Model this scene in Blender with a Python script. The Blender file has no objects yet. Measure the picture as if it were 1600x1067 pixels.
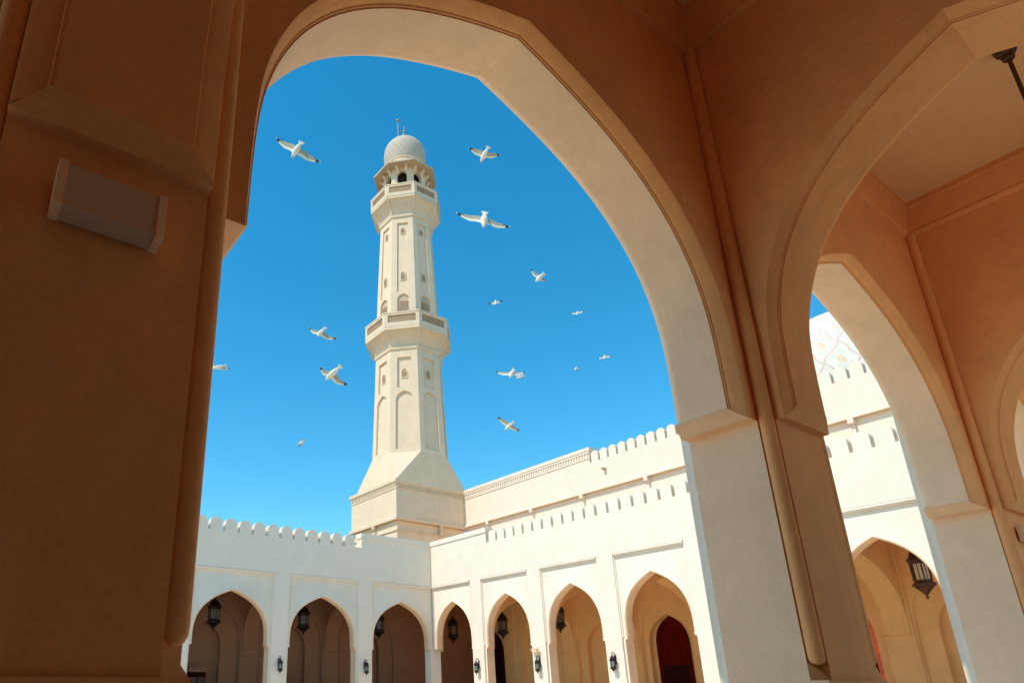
import bpy, bmesh, math, random
from mathutils import Vector, Matrix
R_ = math.radians
sc = bpy.context.scene
COL = sc.collection

# ------------------------------------------------------------------ camera
CX, CY, CZ = -24.38670, -31.00302, 1.6
RT = Vector((0.83526371, -0.54984865, -0.00099999))
DN = Vector((0.18137495, 0.2772389, -0.94352622))
FW = Vector((0.51907386, 0.78791183, 0.33129636))
FPX, PPX, PPY = 1039.798, 585.06, 703.32
cd = bpy.data.cameras.new('camera')
cam = bpy.data.objects.new('camera', cd)
COL.objects.link(cam)
m = Matrix((RT, -DN, -FW)).transposed().to_4x4()
m.translation = Vector((CX, CY, CZ))
cam.matrix_world = m
cd.sensor_width = 36.0
cd.lens = FPX / 1600 * 36
cd.shift_x = (800 - PPX) / 1600
cd.shift_y = (PPY - 533.5) / 1600
cd.clip_start = 0.05
cd.clip_end = 3000
sc.camera = cam

# ------------------------------------------------------------------ light
SUN_EL, SUN_AZ = 52.0, 270.3          # azimuth clockwise from +Y
w = bpy.data.worlds.new('World'); sc.world = w; w.use_nodes = True
nt = w.node_tree; nt.nodes.clear()
sky = nt.nodes.new('ShaderNodeTexSky'); sky.sky_type = 'NISHITA'; sky.sun_disc = False
sky.sun_elevation = R_(SUN_EL); sky.sun_rotation = R_(SUN_AZ)
sky.air_density = 1.0; sky.dust_density = 0.3; sky.ozone_density = 3.0
hs = nt.nodes.new('ShaderNodeHueSaturation'); hs.inputs['Saturation'].default_value = 1.38; hs.inputs['Value'].default_value = 1.1
hs.inputs['Hue'].default_value = 0.479
bg = nt.nodes.new('ShaderNodeBackground'); bg.inputs[1].default_value = 0.15
wo = nt.nodes.new('ShaderNodeOutputWorld')
nt.links.new(sky.outputs[0], hs.inputs['Color']); nt.links.new(hs.outputs[0], bg.inputs[0]); nt.links.new(bg.outputs[0], wo.inputs[0])
sd = bpy.data.lights.new('sun', 'SUN'); sd.energy = 2.8; sd.angle = R_(0.5); sd.color = (1.0, 0.92, 0.80)
sun = bpy.data.objects.new('sun', sd); COL.objects.link(sun)
to_sun = Vector((math.sin(R_(SUN_AZ)) * math.cos(R_(SUN_EL)), math.cos(R_(SUN_AZ)) * math.cos(R_(SUN_EL)), math.sin(R_(SUN_EL))))
sun.rotation_euler = to_sun.to_track_quat('Z', 'Y').to_euler()
sc.view_settings.view_transform = 'Standard'; sc.view_settings.look = 'None'
sc.view_settings.exposure = 0.48; sc.view_settings.gamma = 1.0; sc.view_settings.use_curve_mapping = False
sc.render.engine = 'CYCLES'
sc.cycles.use_denoising = True
sc.cycles.max_bounces = 10; sc.cycles.diffuse_bounces = 8

# ------------------------------------------------------------------ materials
def new_mat(name):
    mt = bpy.data.materials.new(name); mt.use_nodes = True
    n = mt.node_tree; b = n.nodes['Principled BSDF']
    return mt, n, b
def plaster(name, col, var=0.08, rough=0.85, bump=0.25, streak=0.0, stain=(0.30, 0.17, 0.08)):
    mt, n, b = new_mat(name)
    tc = n.nodes.new('ShaderNodeTexCoord')
    geo = n.nodes.new('ShaderNodeNewGeometry')
    n1 = n.nodes.new('ShaderNodeTexNoise'); n1.inputs['Scale'].default_value = 1.3; n1.inputs['Detail'].default_value = 7; n1.inputs['Roughness'].default_value = 0.6
    mp = n.nodes.new('ShaderNodeMapping'); mp.inputs['Scale'].default_value = (4.0, 4.0, 0.3)
    n2 = n.nodes.new('ShaderNodeTexNoise'); n2.inputs['Scale'].default_value = 1.6; n2.inputs['Detail'].default_value = 5
    n3 = n.nodes.new('ShaderNodeTexNoise'); n3.inputs['Scale'].default_value = 90; n3.inputs['Detail'].default_value = 4
    n4 = n.nodes.new('ShaderNodeTexNoise'); n4.inputs['Scale'].default_value = 7; n4.inputs['Detail'].default_value = 6
    L = n.links.new
    L(geo.outputs['Position'], n1.inputs['Vector']); L(geo.outputs['Position'], mp.inputs[0]); L(mp.outputs[0], n2.inputs['Vector'])
    L(geo.outputs['Position'], n3.inputs['Vector']); L(geo.outputs['Position'], n4.inputs['Vector'])
    r1 = n.nodes.new('ShaderNodeValToRGB')
    c = Vector(col)
    r1.color_ramp.elements[0].position = 0.3; r1.color_ramp.elements[0].color = (*(c * (1 - var * 1.4)), 1)
    r1.color_ramp.elements[1].position = 0.7; r1.color_ramp.elements[1].color = (*[min(1, x * (1 + var * 0.6)) for x in c], 1)
    L(n1.outputs['Fac'], r1.inputs[0])
    mx = n.nodes.new('ShaderNodeMix'); mx.data_type = 'RGBA'
    r2 = n.nodes.new('ShaderNodeValToRGB'); r2.color_ramp.elements[0].position = 0.52; r2.color_ramp.elements[1].position = 0.8
    r2.color_ramp.elements[0].color = (0, 0, 0, 1); r2.color_ramp.elements[1].color = (streak, streak, streak, 1)
    L(n2.outputs['Fac'], r2.inputs[0]); L(r2.outputs[0], mx.inputs['Factor'])
    L(r1.outputs[0], mx.inputs['A']); mx.inputs['B'].default_value = (*stain, 1)
    m2 = n.nodes.new('ShaderNodeMix'); m2.data_type = 'RGBA'; m2.blend_type = 'MULTIPLY'; m2.inputs['Factor'].default_value = 0.5
    r3 = n.nodes.new('ShaderNodeValToRGB'); r3.color_ramp.elements[0].position = 0.25; r3.color_ramp.elements[1].position = 0.65
    r3.color_ramp.elements[0].color = (1 - var * 1.5,) * 3 + (1,); r3.color_ramp.elements[1].color = (1, 1, 1, 1)
    L(n4.outputs['Fac'], r3.inputs[0]); L(mx.outputs['Result'], m2.inputs['A']); L(r3.outputs[0], m2.inputs['B'])
    m3 = n.nodes.new('ShaderNodeMix'); m3.data_type = 'RGBA'; m3.blend_type = 'MULTIPLY'; m3.inputs['Factor'].default_value = 1.0
    n5 = n.nodes.new('ShaderNodeTexNoise'); n5.inputs['Scale'].default_value = 38; n5.inputs['Detail'].default_value = 8; n5.inputs['Roughness'].default_value = 0.75
    L(geo.outputs['Position'], n5.inputs['Vector'])
    r5 = n.nodes.new('ShaderNodeValToRGB'); r5.color_ramp.elements[0].position = 0.36; r5.color_ramp.elements[1].position = 0.62
    r5.color_ramp.elements[0].color = (1 - var * 1.1,) * 3 + (1,); r5.color_ramp.elements[1].color = (1, 1, 1, 1)
    L(n5.outputs['Fac'], r5.inputs[0]); L(m2.outputs['Result'], m3.inputs['A']); L(r5.outputs[0], m3.inputs['B'])
    L(m3.outputs['Result'], b.inputs['Base Color'])
    b.inputs['Roughness'].default_value = rough
    b.inputs['Specular IOR Level'].default_value = 0.25
    bp = n.nodes.new('ShaderNodeBump'); bp.inputs['Strength'].default_value = bump; bp.inputs['Distance'].default_value = 0.004
    ad = n.nodes.new('ShaderNodeMath'); ad.operation = 'MULTIPLY_ADD'; ad.inputs[1].default_value = 4.0
    L(n4.outputs['Fac'], ad.inputs[0]); L(n3.outputs['Fac'], ad.inputs[2]); L(ad.outputs[0], bp.inputs['Height'])
    L(bp.outputs[0], b.inputs['Normal'])
    return mt
def simple(name, col, rough=0.5, metal=0.0, var=0.15, scale=12, emis=None, alpha=None):
    mt, n, b = new_mat(name)
    geo = n.nodes.new('ShaderNodeNewGeometry'); ns = n.nodes.new('ShaderNodeTexNoise'); ns.inputs['Scale'].default_value = scale; ns.inputs['Detail'].default_value = 4
    rp = n.nodes.new('ShaderNodeValToRGB'); c = Vector(col)
    rp.color_ramp.elements[0].position = 0.3; rp.color_ramp.elements[0].color = (*(c * (1 - var)), 1)
    rp.color_ramp.elements[1].position = 0.7; rp.color_ramp.elements[1].color = (*[min(1, x * (1 + var)) for x in c], 1)
    n.links.new(geo.outputs['Position'], ns.inputs['Vector']); n.links.new(ns.outputs['Fac'], rp.inputs[0]); n.links.new(rp.outputs[0], b.inputs['Base Color'])
    b.inputs['Roughness'].default_value = rough; b.inputs['Metallic'].default_value = metal
    if emis: b.inputs['Emission Color'].default_value = (*emis[0], 1); b.inputs['Emission Strength'].default_value = emis[1]
    return mt

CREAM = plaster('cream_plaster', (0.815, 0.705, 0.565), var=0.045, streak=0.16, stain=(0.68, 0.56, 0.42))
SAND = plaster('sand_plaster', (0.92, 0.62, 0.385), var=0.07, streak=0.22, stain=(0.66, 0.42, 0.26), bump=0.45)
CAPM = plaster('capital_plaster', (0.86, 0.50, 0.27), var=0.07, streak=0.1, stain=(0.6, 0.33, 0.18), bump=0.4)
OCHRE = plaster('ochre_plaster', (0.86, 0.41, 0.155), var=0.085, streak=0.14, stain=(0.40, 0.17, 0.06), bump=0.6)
DIMP = plaster('dimmed_ochre_plaster', (0.32, 0.155, 0.08), var=0.08, streak=0.1, stain=(0.2, 0.09, 0.04), bump=0.3)  # ochre darkened: the shade of the north gallery is in the colour
BRIGHTP = plaster('brightened_ochre_plaster', (0.84, 0.52, 0.22), var=0.07, streak=0.08, stain=(0.5, 0.27, 0.1), bump=0.3)  # ochre brightened: the sunlit look of the east gallery is in the colour
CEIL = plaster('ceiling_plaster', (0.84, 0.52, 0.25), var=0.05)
TOWER = plaster('minaret_plaster', (0.79, 0.62, 0.43), var=0.05, streak=0.30, stain=(0.58, 0.40, 0.22))
TOWERD = plaster('weathered_plaster', (0.66, 0.50, 0.33), var=0.12, streak=0.4, stain=(0.36, 0.22, 0.12))
LATT = plaster('lattice_stone', (0.50, 0.34, 0.20), var=0.12)
FLOORM = None
BRONZE = simple('dark_bronze', (0.020, 0.012, 0.009), rough=0.42, metal=0.6, var=0.4, scale=30)
BROWNM = simple('brown_bronze', (0.07, 0.030, 0.014), rough=0.5, metal=0.3, var=0.3, scale=30)
GLASSL = simple('frosted_glass', (0.72, 0.62, 0.42), rough=0.35, var=0.1)
GLASSD = simple('smoked_glass', (0.16, 0.13, 0.09), rough=0.35, var=0.1)
GLASSB = simple('pale_glass', (0.20, 0.27, 0.27), rough=0.15, var=0.3)
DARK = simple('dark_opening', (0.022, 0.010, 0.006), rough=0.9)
REDWOOD = simple('red_wood', (0.085, 0.004, 0.001), rough=0.9, var=0.35, scale=5)
REDWOOD.node_tree.nodes['Principled BSDF'].inputs['Specular IOR Level'].default_value = 0.05
LITREDW = simple('lit_red_wood', (0.85, 0.12, 0.012), rough=0.4, var=0.25, scale=5)  # red door wood with strong light put into its colour
DKWOOD = simple('dark_wood', (0.022, 0.006, 0.003), rough=0.9, var=0.3, scale=5)
DKWOOD.node_tree.nodes['Principled BSDF'].inputs['Specular IOR Level'].default_value = 0.05
FIXT = plaster('fixture_paint', (0.60, 0.42, 0.29), var=0.05, bump=0.1)
BRASS = simple('gilded_metal', (0.45, 0.36, 0.22), rough=0.4, metal=0.6)
PEWTER = simple('aged_metal', (0.30, 0.27, 0.24), rough=0.5, metal=0.3)
GWHITE = simple('white_feathers', (0.70, 0.65, 0.50), rough=0.8, var=0.06, scale=20)
GGREY = simple('grey_feathers', (0.36, 0.32, 0.22), rough=0.8, var=0.15, scale=25)
GBLACK = simple('black_feathers', (0.015, 0.015, 0.018), rough=0.7)
GBEAK = simple('yellow_beak', (0.75, 0.38, 0.05), rough=0.5)

def dome_mat(name, col, line, n_seg, z0, rh, lw, blobs=False, cx=0.0, cy=0.0):
    mt, n, b = new_mat(name)
    tc = n.nodes.new('ShaderNodeTexCoord'); sp = n.nodes.new('ShaderNodeSeparateXYZ'); L = n.links.new
    L(tc.outputs['Object'], sp.inputs[0])
    def M(op, a, bb=None, cc=None):
        q = n.nodes.new('ShaderNodeMath'); q.operation = op
        for i, x in enumerate((a, bb, cc)):
            if x is None: continue
            if isinstance(x, (int, float)): q.inputs[i].default_value = x
            else: L(x, q.inputs[i])
        return q.outputs[0]
    ang = M('MULTIPLY', M('ARCTAN2', sp.outputs[1], sp.outputs[0]), n_seg)
    zz = M('MULTIPLY', M('SUBTRACT', sp.outputs[2], z0), math.pi / rh)
    wob = M('MULTIPLY', M('SINE', M('MULTIPLY', zz, 2.0)), 0.35)
    f = M('ADD', M('COSINE', M('ADD', ang, wob)), M('COSINE', zz))
    aw = M('ADD', ang, wob)
    c1 = M('ABSOLUTE', M('COSINE', M('MULTIPLY', M('ADD', aw, zz), .5))); c2 = M('ABSOLUTE', M('COSINE', M('MULTIPLY', M('SUBTRACT', aw, zz), .5)))
    ln = M('LESS_THAN', M('MINIMUM', c1, c2), lw)
    mask = M('MULTIPLY', M('GREATER_THAN', sp.outputs[2], z0 - rh * 0.8), M('LESS_THAN', sp.outputs[2], z0 + rh * (2.0 if blobs else 2.2)))
    stem = M('MULTIPLY', M('LESS_THAN', M('ABSOLUTE', M('SINE', M('MULTIPLY', ang, 0.5))), lw * 0.28), M('GREATER_THAN', sp.outputs[2], z0 + rh * 1.9))
    fac = M('MAXIMUM', M('MULTIPLY', ln, mask), stem)
    ns = n.nodes.new('ShaderNodeTexNoise'); ns.inputs['Scale'].default_value = 1.5; ns.inputs['Detail'].default_value = 5; L(tc.outputs['Object'], ns.inputs['Vector'])
    rp = n.nodes.new('ShaderNodeValToRGB'); c = Vector(col)
    rp.color_ramp.elements[0].position = 0.3; rp.color_ramp.elements[0].color = (*(c * 0.9), 1); rp.color_ramp.elements[1].position = 0.7; rp.color_ramp.elements[1].color = (*c, 1)
    L(ns.outputs['Fac'], rp.inputs[0])
    mx = n.nodes.new('ShaderNodeMix'); mx.data_type = 'RGBA'; L(fac, mx.inputs['Factor']); L(rp.outputs[0], mx.inputs['A']); mx.inputs['B'].default_value = (*line, 1)
    out = mx.outputs['Result']
    if blobs:
        g = M('MULTIPLY', M('COSINE', M('ADD', ang, wob)), M('COSINE', zz))
        aa = M('MULTIPLY', M('GREATER_THAN', M('ABSOLUTE', f), 1.75), mask)
        m2 = n.nodes.new('ShaderNodeMix'); m2.data_type = 'RGBA'; L(aa, m2.inputs['Factor']); L(out, m2.inputs['A']); m2.inputs['B'].default_value = (0.66, 0.52, 0.36, 1)
        bb = M('MULTIPLY', M('MULTIPLY', M('GREATER_THAN', M('ABSOLUTE', f), 1.05), M('LESS_THAN', M('ABSOLUTE', f), 1.3)), M('MULTIPLY', mask, M('GREATER_THAN', M('ABSOLUTE', M('SINE', zz)), 0.62)))
        m3 = n.nodes.new('ShaderNodeMix'); m3.data_type = 'RGBA'; L(bb, m3.inputs['Factor']); L(m2.outputs['Result'], m3.inputs['A']); m3.inputs['B'].default_value = (0.56, 0.57, 0.46, 1)
        out = m3.outputs['Result']
    L(out, b.inputs['Base Color']); b.inputs['Roughness'].default_value = 0.8
    return mt

# ------------------------------------------------------------------ helpers
def ident(u, v, z): return (u, v, z)
class MB:
    def __init__(s, T=ident): s.v = []; s.f = []; s.mi = []; s.T = T; s.m = 0; s.sm = []; s.smooth = False
    def pt(s, u, v, z):
        s.v.append(s.T(u, v, z)); return len(s.v) - 1
    def face(s, idx): s.f.append(tuple(idx)); s.mi.append(s.m); s.sm.append(s.smooth)
    def poly(s, pts): s.face([s.pt(*p) for p in pts])
    def box(s, a0, a1, b0, b1, c0, c1, skip=''):
        i = [s.pt(x, y, z) for z in (c0, c1) for y in (b0, b1) for x in (a0, a1)]
        fs = {'b': (0, 2, 3, 1), 't': (4, 5, 7, 6), 'f': (0, 1, 5, 4), 'k': (2, 6, 7, 3), 'l': (0, 4, 6, 2), 'r': (1, 3, 7, 5)}
        for k_, q in fs.items():
            if k_ not in skip: s.face([i[j] for j in q])
    def prism(s, poly, z0, z1, top=True, bot=True):
        n = len(poly); a = [s.pt(x, y, z0) for x, y in poly]; b = [s.pt(x, y, z1) for x, y in poly]
        for i in range(n): s.face((a[i], a[(i + 1) % n], b[(i + 1) % n], b[i]))
        if top: s.face(b)
        if bot: s.face(a[::-1])
    def loft(s, rings, cap=True, close=True):
        ids = [[s.pt(*p) for p in r] for r in rings]
        n = len(ids[0])
        for a, b in zip(ids[:-1], ids[1:]):
            for i in range(n if close else n - 1): s.face((a[i], a[(i + 1) % n], b[(i + 1) % n], b[i]))
        if cap and close: s.face(ids[0][::-1]); s.face(ids[-1])
    def lathe(s, prof, cx, cy, n=24, cap=True, rot=0.0):
        s.loft([[(cx + r * math.cos(rot + 2 * math.pi * i / n), cy + r * math.sin(rot + 2 * math.pi * i / n), z) for i in range(n)] for r, z in prof], cap)
    def tube(s, pts, r, n=8):
        pts = [Vector(p) for p in pts]; rings = []
        for i, p in enumerate(pts):
            d = (pts[min(i + 1, len(pts) - 1)] - pts[max(i - 1, 0)]).normalized()
            a = d.orthogonal().normalized() if i == 0 else (rings_a - d * rings_a.dot(d)).normalized()
            rings_a = a; b = d.cross(a)
            rr = r[i] if isinstance(r, (list, tuple)) else r
            rings.append([tuple(p + a * rr * math.cos(2 * math.pi * k / n) + b * rr * math.sin(2 * math.pi * k / n)) for k in range(n)])
        s.loft(rings)
    def build(s, name, mats, parent=None, label=None, angle=35, loc=None):
        me = bpy.data.meshes.new(name); vs = s.v
        if loc is not None: vs = [(x - loc[0], y - loc[1], z - loc[2]) for x, y, z in vs]
        me.from_pydata(vs, [], s.f)
        if not isinstance(mats, (list, tuple)): mats = [mats]
        for mt in mats: me.materials.append(mt)
        for p, mi in zip(me.polygons, s.mi): p.material_index = mi
        bm = bmesh.new(); bm.from_mesh(me)
        bmesh.ops.remove_doubles(bm, verts=bm.verts, dist=1e-5)
        bmesh.ops.recalc_face_normals(bm, faces=bm.faces)
        for f in bm.faces: f.smooth = True
        for e in bm.edges:
            if len(e.link_faces) != 2 or e.calc_face_angle(0) > R_(angle): e.smooth = False
        bm.to_mesh(me); bm.free()
        o = bpy.data.objects.new(name, me); COL.objects.link(o)
        if loc is not None: o.location = loc
        if parent is not None:
            o.parent = parent
            if loc is None: o.matrix_parent_inverse = Matrix.Translation(parent.location).inverted() if parent.parent is None else Matrix.Identity(4)
        if label: o['label'] = label
        return o
def tag(o, label=None, cat=None, group=None, kind=None):
    if label: o['label'] = label
    if cat: o['category'] = cat
    if group: o['group'] = group
    if kind: o['kind'] = kind
    return o
def thing(name, loc, label, cat, group=None):
    o = bpy.data.objects.new(name, None); COL.objects.link(o); o.location = loc; o.empty_display_size = 0.3
    return tag(o, label, cat, group)
def copy_tree(src, loc, rot=None, label=None):
    n = src.copy(); COL.objects.link(n); n.location = loc
    if rot is not None: n.rotation_euler = rot
    if label: n['label'] = label
    def rec(a, b):
        for ch in a.children:
            c = ch.copy(); COL.objects.link(c); c.parent = b; c.matrix_parent_inverse = ch.matrix_parent_inverse.copy(); rec(ch, c)
    rec(src, n); return n

# ------------------------------------------------------------------ arch geometry
S = .235; ST = .194; GJ = .085; Z1, Z0 = 3.445, 3.34           # top and bottom of the capitals
SH = [(1.0, 0.0), (0.997, 0.2), (0.982, 0.32), (0.953, 0.41), (0.907, 0.506), (0.846, 0.588), (0.766, 0.668), (0.68, 0.733), (0.574, 0.797), (0.46, 0.853), (0.30, 0.913), (0.15, 0.96), (0.0, 1.0)]
def half_profile(h, z1, za, sub=3):
    P = [(h * a, z1 + (za - z1) * b) for a, b in SH]; out = []
    n = len(P)
    for i in range(n - 1):
        p0 = P[max(i - 1, 0)]; p1 = P[i]; p2 = P[i + 1]
        p3 = P[min(i + 2, n - 1)] if i + 2 < n else (p2[0] * 2 - p1[0], p2[1] * 2 - p1[1])
        for k in range(sub):
            t = k / sub
            q = tuple(0.5 * (2 * p1[j] + (p2[j] - p0[j]) * t + (2 * p0[j] - 5 * p1[j] + 4 * p2[j] - p3[j]) * t * t + (3 * p1[j] - p0[j] - 3 * p2[j] + p3[j]) * t ** 3) for j in (0, 1))
            out.append(q)
    out.append(P[-1])
    for _ in range(6):
        out = [out[0]] + [(out[i][0] * .5 + (out[i - 1][0] + out[i + 1][0]) * .25, out[i][1] * .5 + (out[i - 1][1] + out[i + 1][1]) * .25) for i in range(1, len(out) - 1)] + [out[-1]]
    return out
def offset_half(P, e):
    out = []
    for i, (x, z) in enumerate(P):
        a = P[max(i - 1, 0)]; b = P[min(i + 1, len(P) - 1)]
        dx, dz = b[0] - a[0], b[1] - a[1]; l = math.hypot(dx, dz); nx, nz = dz / l, -dx / l
        if i == 0: nx, nz = 1.0, 0.0
        if i == len(P) - 1: out.append((0.0, z + e / max(nz, 0.2)))
        else: out.append((max(x + nx * e, 0.0), z + nz * e))
    return out
def full(P): return [(x, z) for x, z in P] + [(-x, z) for x, z in P[-2::-1]]
def arch(mb, u0, u1, ztop, c, h, za, v0, v1, zb=Z1, mold0=None, mold1=None, mats=(0, 1, 2), sub=3, back=True):
    """plate v0..v1 with an arched opening above zb. mold0/mold1: (e, depth) sections from the opening edge outwards on each face"""
    P = half_profile(h, zb, za, sub)
    def side(v, sgn, mold, mi, soff):
        # returns outer curve on the face and the opening-edge depth
        if mold:
            mb.m = soff
            prev = None; ends = ([], [])
            for k, (e, dpt) in enumerate(mold):
                cu = full(offset_half(P, e)) if e > 0 else full(P)
                if mold is MOLD_IN:
                    zl = zb - (Z1 - Z0) * e / mold[-1][0]
                    cu = [(cu[0][0], zl)] + cu + [(cu[-1][0], zl)]
                ids = [mb.pt(c + x, v + sgn * dpt, z) for x, z in cu]
                ends[0].append(ids[0]); ends[1].append(ids[-1])
                if prev:
                    for a in range(len(ids) - 1): mb.face((prev[a], prev[a + 1], ids[a + 1], ids[a]))
                prev = ids
            if mold is MOLD_IN: mb.face(ends[0]); mb.face(ends[1])
            cu = full(offset_half(P, mold[-1][0])); dep = mold[0][1]
        else: cu = full(P); dep = 0.0
        mb.m = mi
        lo = [mb.pt(c + x, v, z) for x, z in cu]; hi = [mb.pt(c + x, v, ztop) for x, z in cu]
        for a in range(len(lo) - 1): mb.face((lo[a], lo[a + 1], hi[a + 1], hi[a]))
        hm = cu[0][0]
        for a, b in ((u0, c - hm), (c + hm, u1)):
            zl = Z0 if mold is MOLD_IN else zb
            if b - a > 1e-4: mb.poly([(a, v, zl), (b, v, zl), (b, v, ztop), (a, v, ztop)])
        # underside of the moulding / plate between opening and face at zb is covered by capital
        return v + sgn * dep
    va = side(v0, 1, mold0, mats[0], mats[1])
    vb = side(v1, -1, mold1, mats[2], mats[2]) if back else v1
    mb.m = mats[1]
    F = full(P); a_ = [mb.pt(c + x, va, z) for x, z in F]; b_ = [mb.pt(c + x, vb, z) for x, z in F]
    for i in range(len(F) - 1): mb.face((a_[i], a_[i + 1], b_[i + 1], b_[i]))
    mb.m = mats[0]
    mb.poly([(u0, v0, ztop), (u1, v0, ztop), (u1, v1, ztop), (u0, v1, ztop)])
    for u in (u0, u1): mb.poly([(u, v0, zb), (u, v0, ztop), (u, v1, ztop), (u, v1, zb)])
MOLD_IN = [(0, .112), (.008, .112), (.009, .099), (.017, .094), (.018, .080), (.024, .062), (.032, .040), (.040, .020), (.046, .006), (.050, 0.0)]
MOLD_OUT = [(0, .055), (.012, .055), (.014, .040), (.022, .018), (.034, .002), (.046, -.006), (.058, .0)]

def pier(T, root, uc, P, va, vi, respond=True, bead=True, lower=True, mats=(0, 1, 2), zs=1.62, name='pier', fine=True):
    a = P / 2 + GJ
    mb = MB(T)
    if respond:
        bot = [(-a, va), (a, va), (a, vi - .112), (a, vi), (a - GJ, vi), (a - GJ, vi + GJ), (a - .22, vi + GJ)]
        D1 = S - GJ; D0 = D1 - .050; E1 = ST - GJ; E0 = E1 - .050; top = [(-a - D1, va), (a + D1, va), (a + D1, vi - .112), (a + D0, vi), (a - GJ, vi), (a - GJ, vi + GJ + E0), (a - GJ - .112, vi + GJ + E1)]
        cb0 = [(-a - D0, va), (a + D0, va), (a + D0, vi - .112), (a + D0, vi), (a - GJ, vi), (a - GJ, vi + GJ + E0), (a - GJ - .112, vi + GJ + E0)]; cb0 += [(-x, y) for x, y in cb0[:1:-1]]
        bot += [(-x, y) for x, y in bot[:1:-1]]; top += [(-x, y) for x, y in top[:1:-1]]
    else:
        bot = [(-a, va), (a, va), (a, vi - .112), (a, vi), (-a, vi), (-a, vi - .112)]
        D1 = S - GJ; D0 = D1 - .050; top = [(-a - D1, va), (a + D1, va), (a + D1, vi - .112), (a + D0, vi), (-a - D0, vi), (-a - D1, vi - .112)]
        cb0 = [(-a - D0, va), (a + D0, va), (a + D0, vi - .112), (a + D0, vi), (-a - D0, vi), (-a - D0, vi - .112)]
    n = len(bot)
    def matfor(i):
        x0, y0 = bot[i]; x1, y1 = bot[(i + 1) % n]
        if y0 <= va + 1e-6 and y1 <= va + 1e-6: return mats[0]
        if max(y0, y1) <= vi + 1e-6 and abs(abs(x0) - a) < 1e-6 and abs(abs(x1) - a) < 1e-6: return mats[1]
        return mats[2]
    low = [(-a, va), (a, va), (a, vi + (.105 if respond else 0)), (-a, vi + (.105 if respond else 0))]
    mb.m = mats[0]
    zb = zs if (respond and lower) else 0.0
    if zb > 0:
        i0 = [mb.pt(uc + x, y, 0) for x, y in low]; i1 = [mb.pt(uc + x, y, zb) for x, y in low]
        for i in range(4):
            mb.m = (mats[0], mats[1], mats[2], mats[1])[i]; mb.face((i0[i], i0[(i + 1) % 4], i1[(i + 1) % 4], i1[i]))
        full_ = [(-a, va), (a, va), (a, vi - .112), (a, vi + .0), (a, vi + GJ), (a - GJ, vi + GJ), (a - GJ - .112, vi + GJ)]; full_ += [(-x, y) for x, y in full_[:1:-1]]
        k1_ = [mb.pt(uc + x, y, zb) for x, y in full_]; k2_ = [mb.pt(uc + x, y, zb + .11) for x, y in bot]
        for i in range(n): mb.m = matfor(i); mb.face((k1_[i], k1_[(i + 1) % n], k2_[(i + 1) % n], k2_[i]))
        zb += .11
    j0 = [mb.pt(uc + x, y, zb) for x, y in bot]; j1 = [mb.pt(uc + x, y, Z0) for x, y in bot]
    for i in range(n): mb.m = matfor(i); mb.face((j0[i], j0[(i + 1) % n], j1[(i + 1) % n], j1[i]))
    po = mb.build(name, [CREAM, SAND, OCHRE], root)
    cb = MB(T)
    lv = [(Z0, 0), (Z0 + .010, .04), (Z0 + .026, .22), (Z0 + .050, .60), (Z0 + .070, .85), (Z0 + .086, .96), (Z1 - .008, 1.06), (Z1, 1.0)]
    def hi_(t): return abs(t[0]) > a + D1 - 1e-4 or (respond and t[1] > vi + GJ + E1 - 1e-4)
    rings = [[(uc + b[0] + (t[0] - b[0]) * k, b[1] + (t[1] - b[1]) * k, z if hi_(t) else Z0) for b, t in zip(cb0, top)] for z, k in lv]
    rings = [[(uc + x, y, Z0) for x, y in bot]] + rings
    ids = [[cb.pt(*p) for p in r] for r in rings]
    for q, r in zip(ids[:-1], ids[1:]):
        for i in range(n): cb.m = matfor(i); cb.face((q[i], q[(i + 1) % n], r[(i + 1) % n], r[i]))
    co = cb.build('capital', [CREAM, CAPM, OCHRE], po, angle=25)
    co.matrix_parent_inverse = po.matrix_world.inverted() if False else Matrix.Translation((0, 0, 0))
    co.matrix_parent_inverse = (Matrix.Translation(root.location) @ po.matrix_parent_inverse).inverted()
    if respond and bead:
        for sx in (-1, 1):
            bb = MB(T)
            zs_ = zs + .09; prof = [(.015, zs_ - .0), (.035, zs_ + .010), (.046, zs_ + .030), (.0485, zs_ + .06), (.0485, 6.79)]
            bb.lathe(prof, uc + sx * (a - GJ + .040), vi + .040, 24)
            bb.build('corner_bead', [OCHRE], root)
    return po

# ------------------------------------------------------------------ the ground
def marble(name, col, sc_, mortar):
    mt, n, b = new_mat(name); L = n.links.new
    geo = n.nodes.new('ShaderNodeNewGeometry'); br = n.nodes.new('ShaderNodeTexBrick'); L(geo.outputs['Position'], br.inputs['Vector'])
    br.offset = 0.0; br.inputs['Scale'].default_value = sc_; br.inputs['Mortar Size'].default_value = 0.008; br.inputs['Brick Width'].default_value = 0.6; br.inputs['Row Height'].default_value = 0.6
    br.inputs['Color1'].default_value = (*col, 1); br.inputs['Color2'].default_value = (*(Vector(col) * 0.93), 1); br.inputs['Mortar'].default_value = (*mortar, 1)
    L(br.outputs[0], b.inputs['Base Color']); b.inputs['Roughness'].default_value = 0.35
    return mt
gm = MB(); gm.poly([(-600, -600, -.004), (600, -600, -.004), (600, 600, -.004), (-600, 600, -.004)])
tag(gm.build('ground', plaster('sandy_ground', (0.42, 0.34, 0.24), var=0.2)), kind='structure')
gm = MB(); gm.poly([(-60, -70, 0.0), (20, -70, 0.0), (20, -32.6, 0.0), (-60, -32.6, 0.0)])
tag(gm.build('bounce_paving', marble('bounce_tiles', (0.82, 0.68, 0.50), 1.0, (0.4, 0.36, 0.3))), kind='structure')  # added unseen pale paving, bounces sun in through the gallery's open back
gm = MB(); gm.poly([(-60, -28.2, 0.0), (0, -28.2, 0.0), (0, 0, 0.0), (-60, 0, 0.0)])
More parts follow.
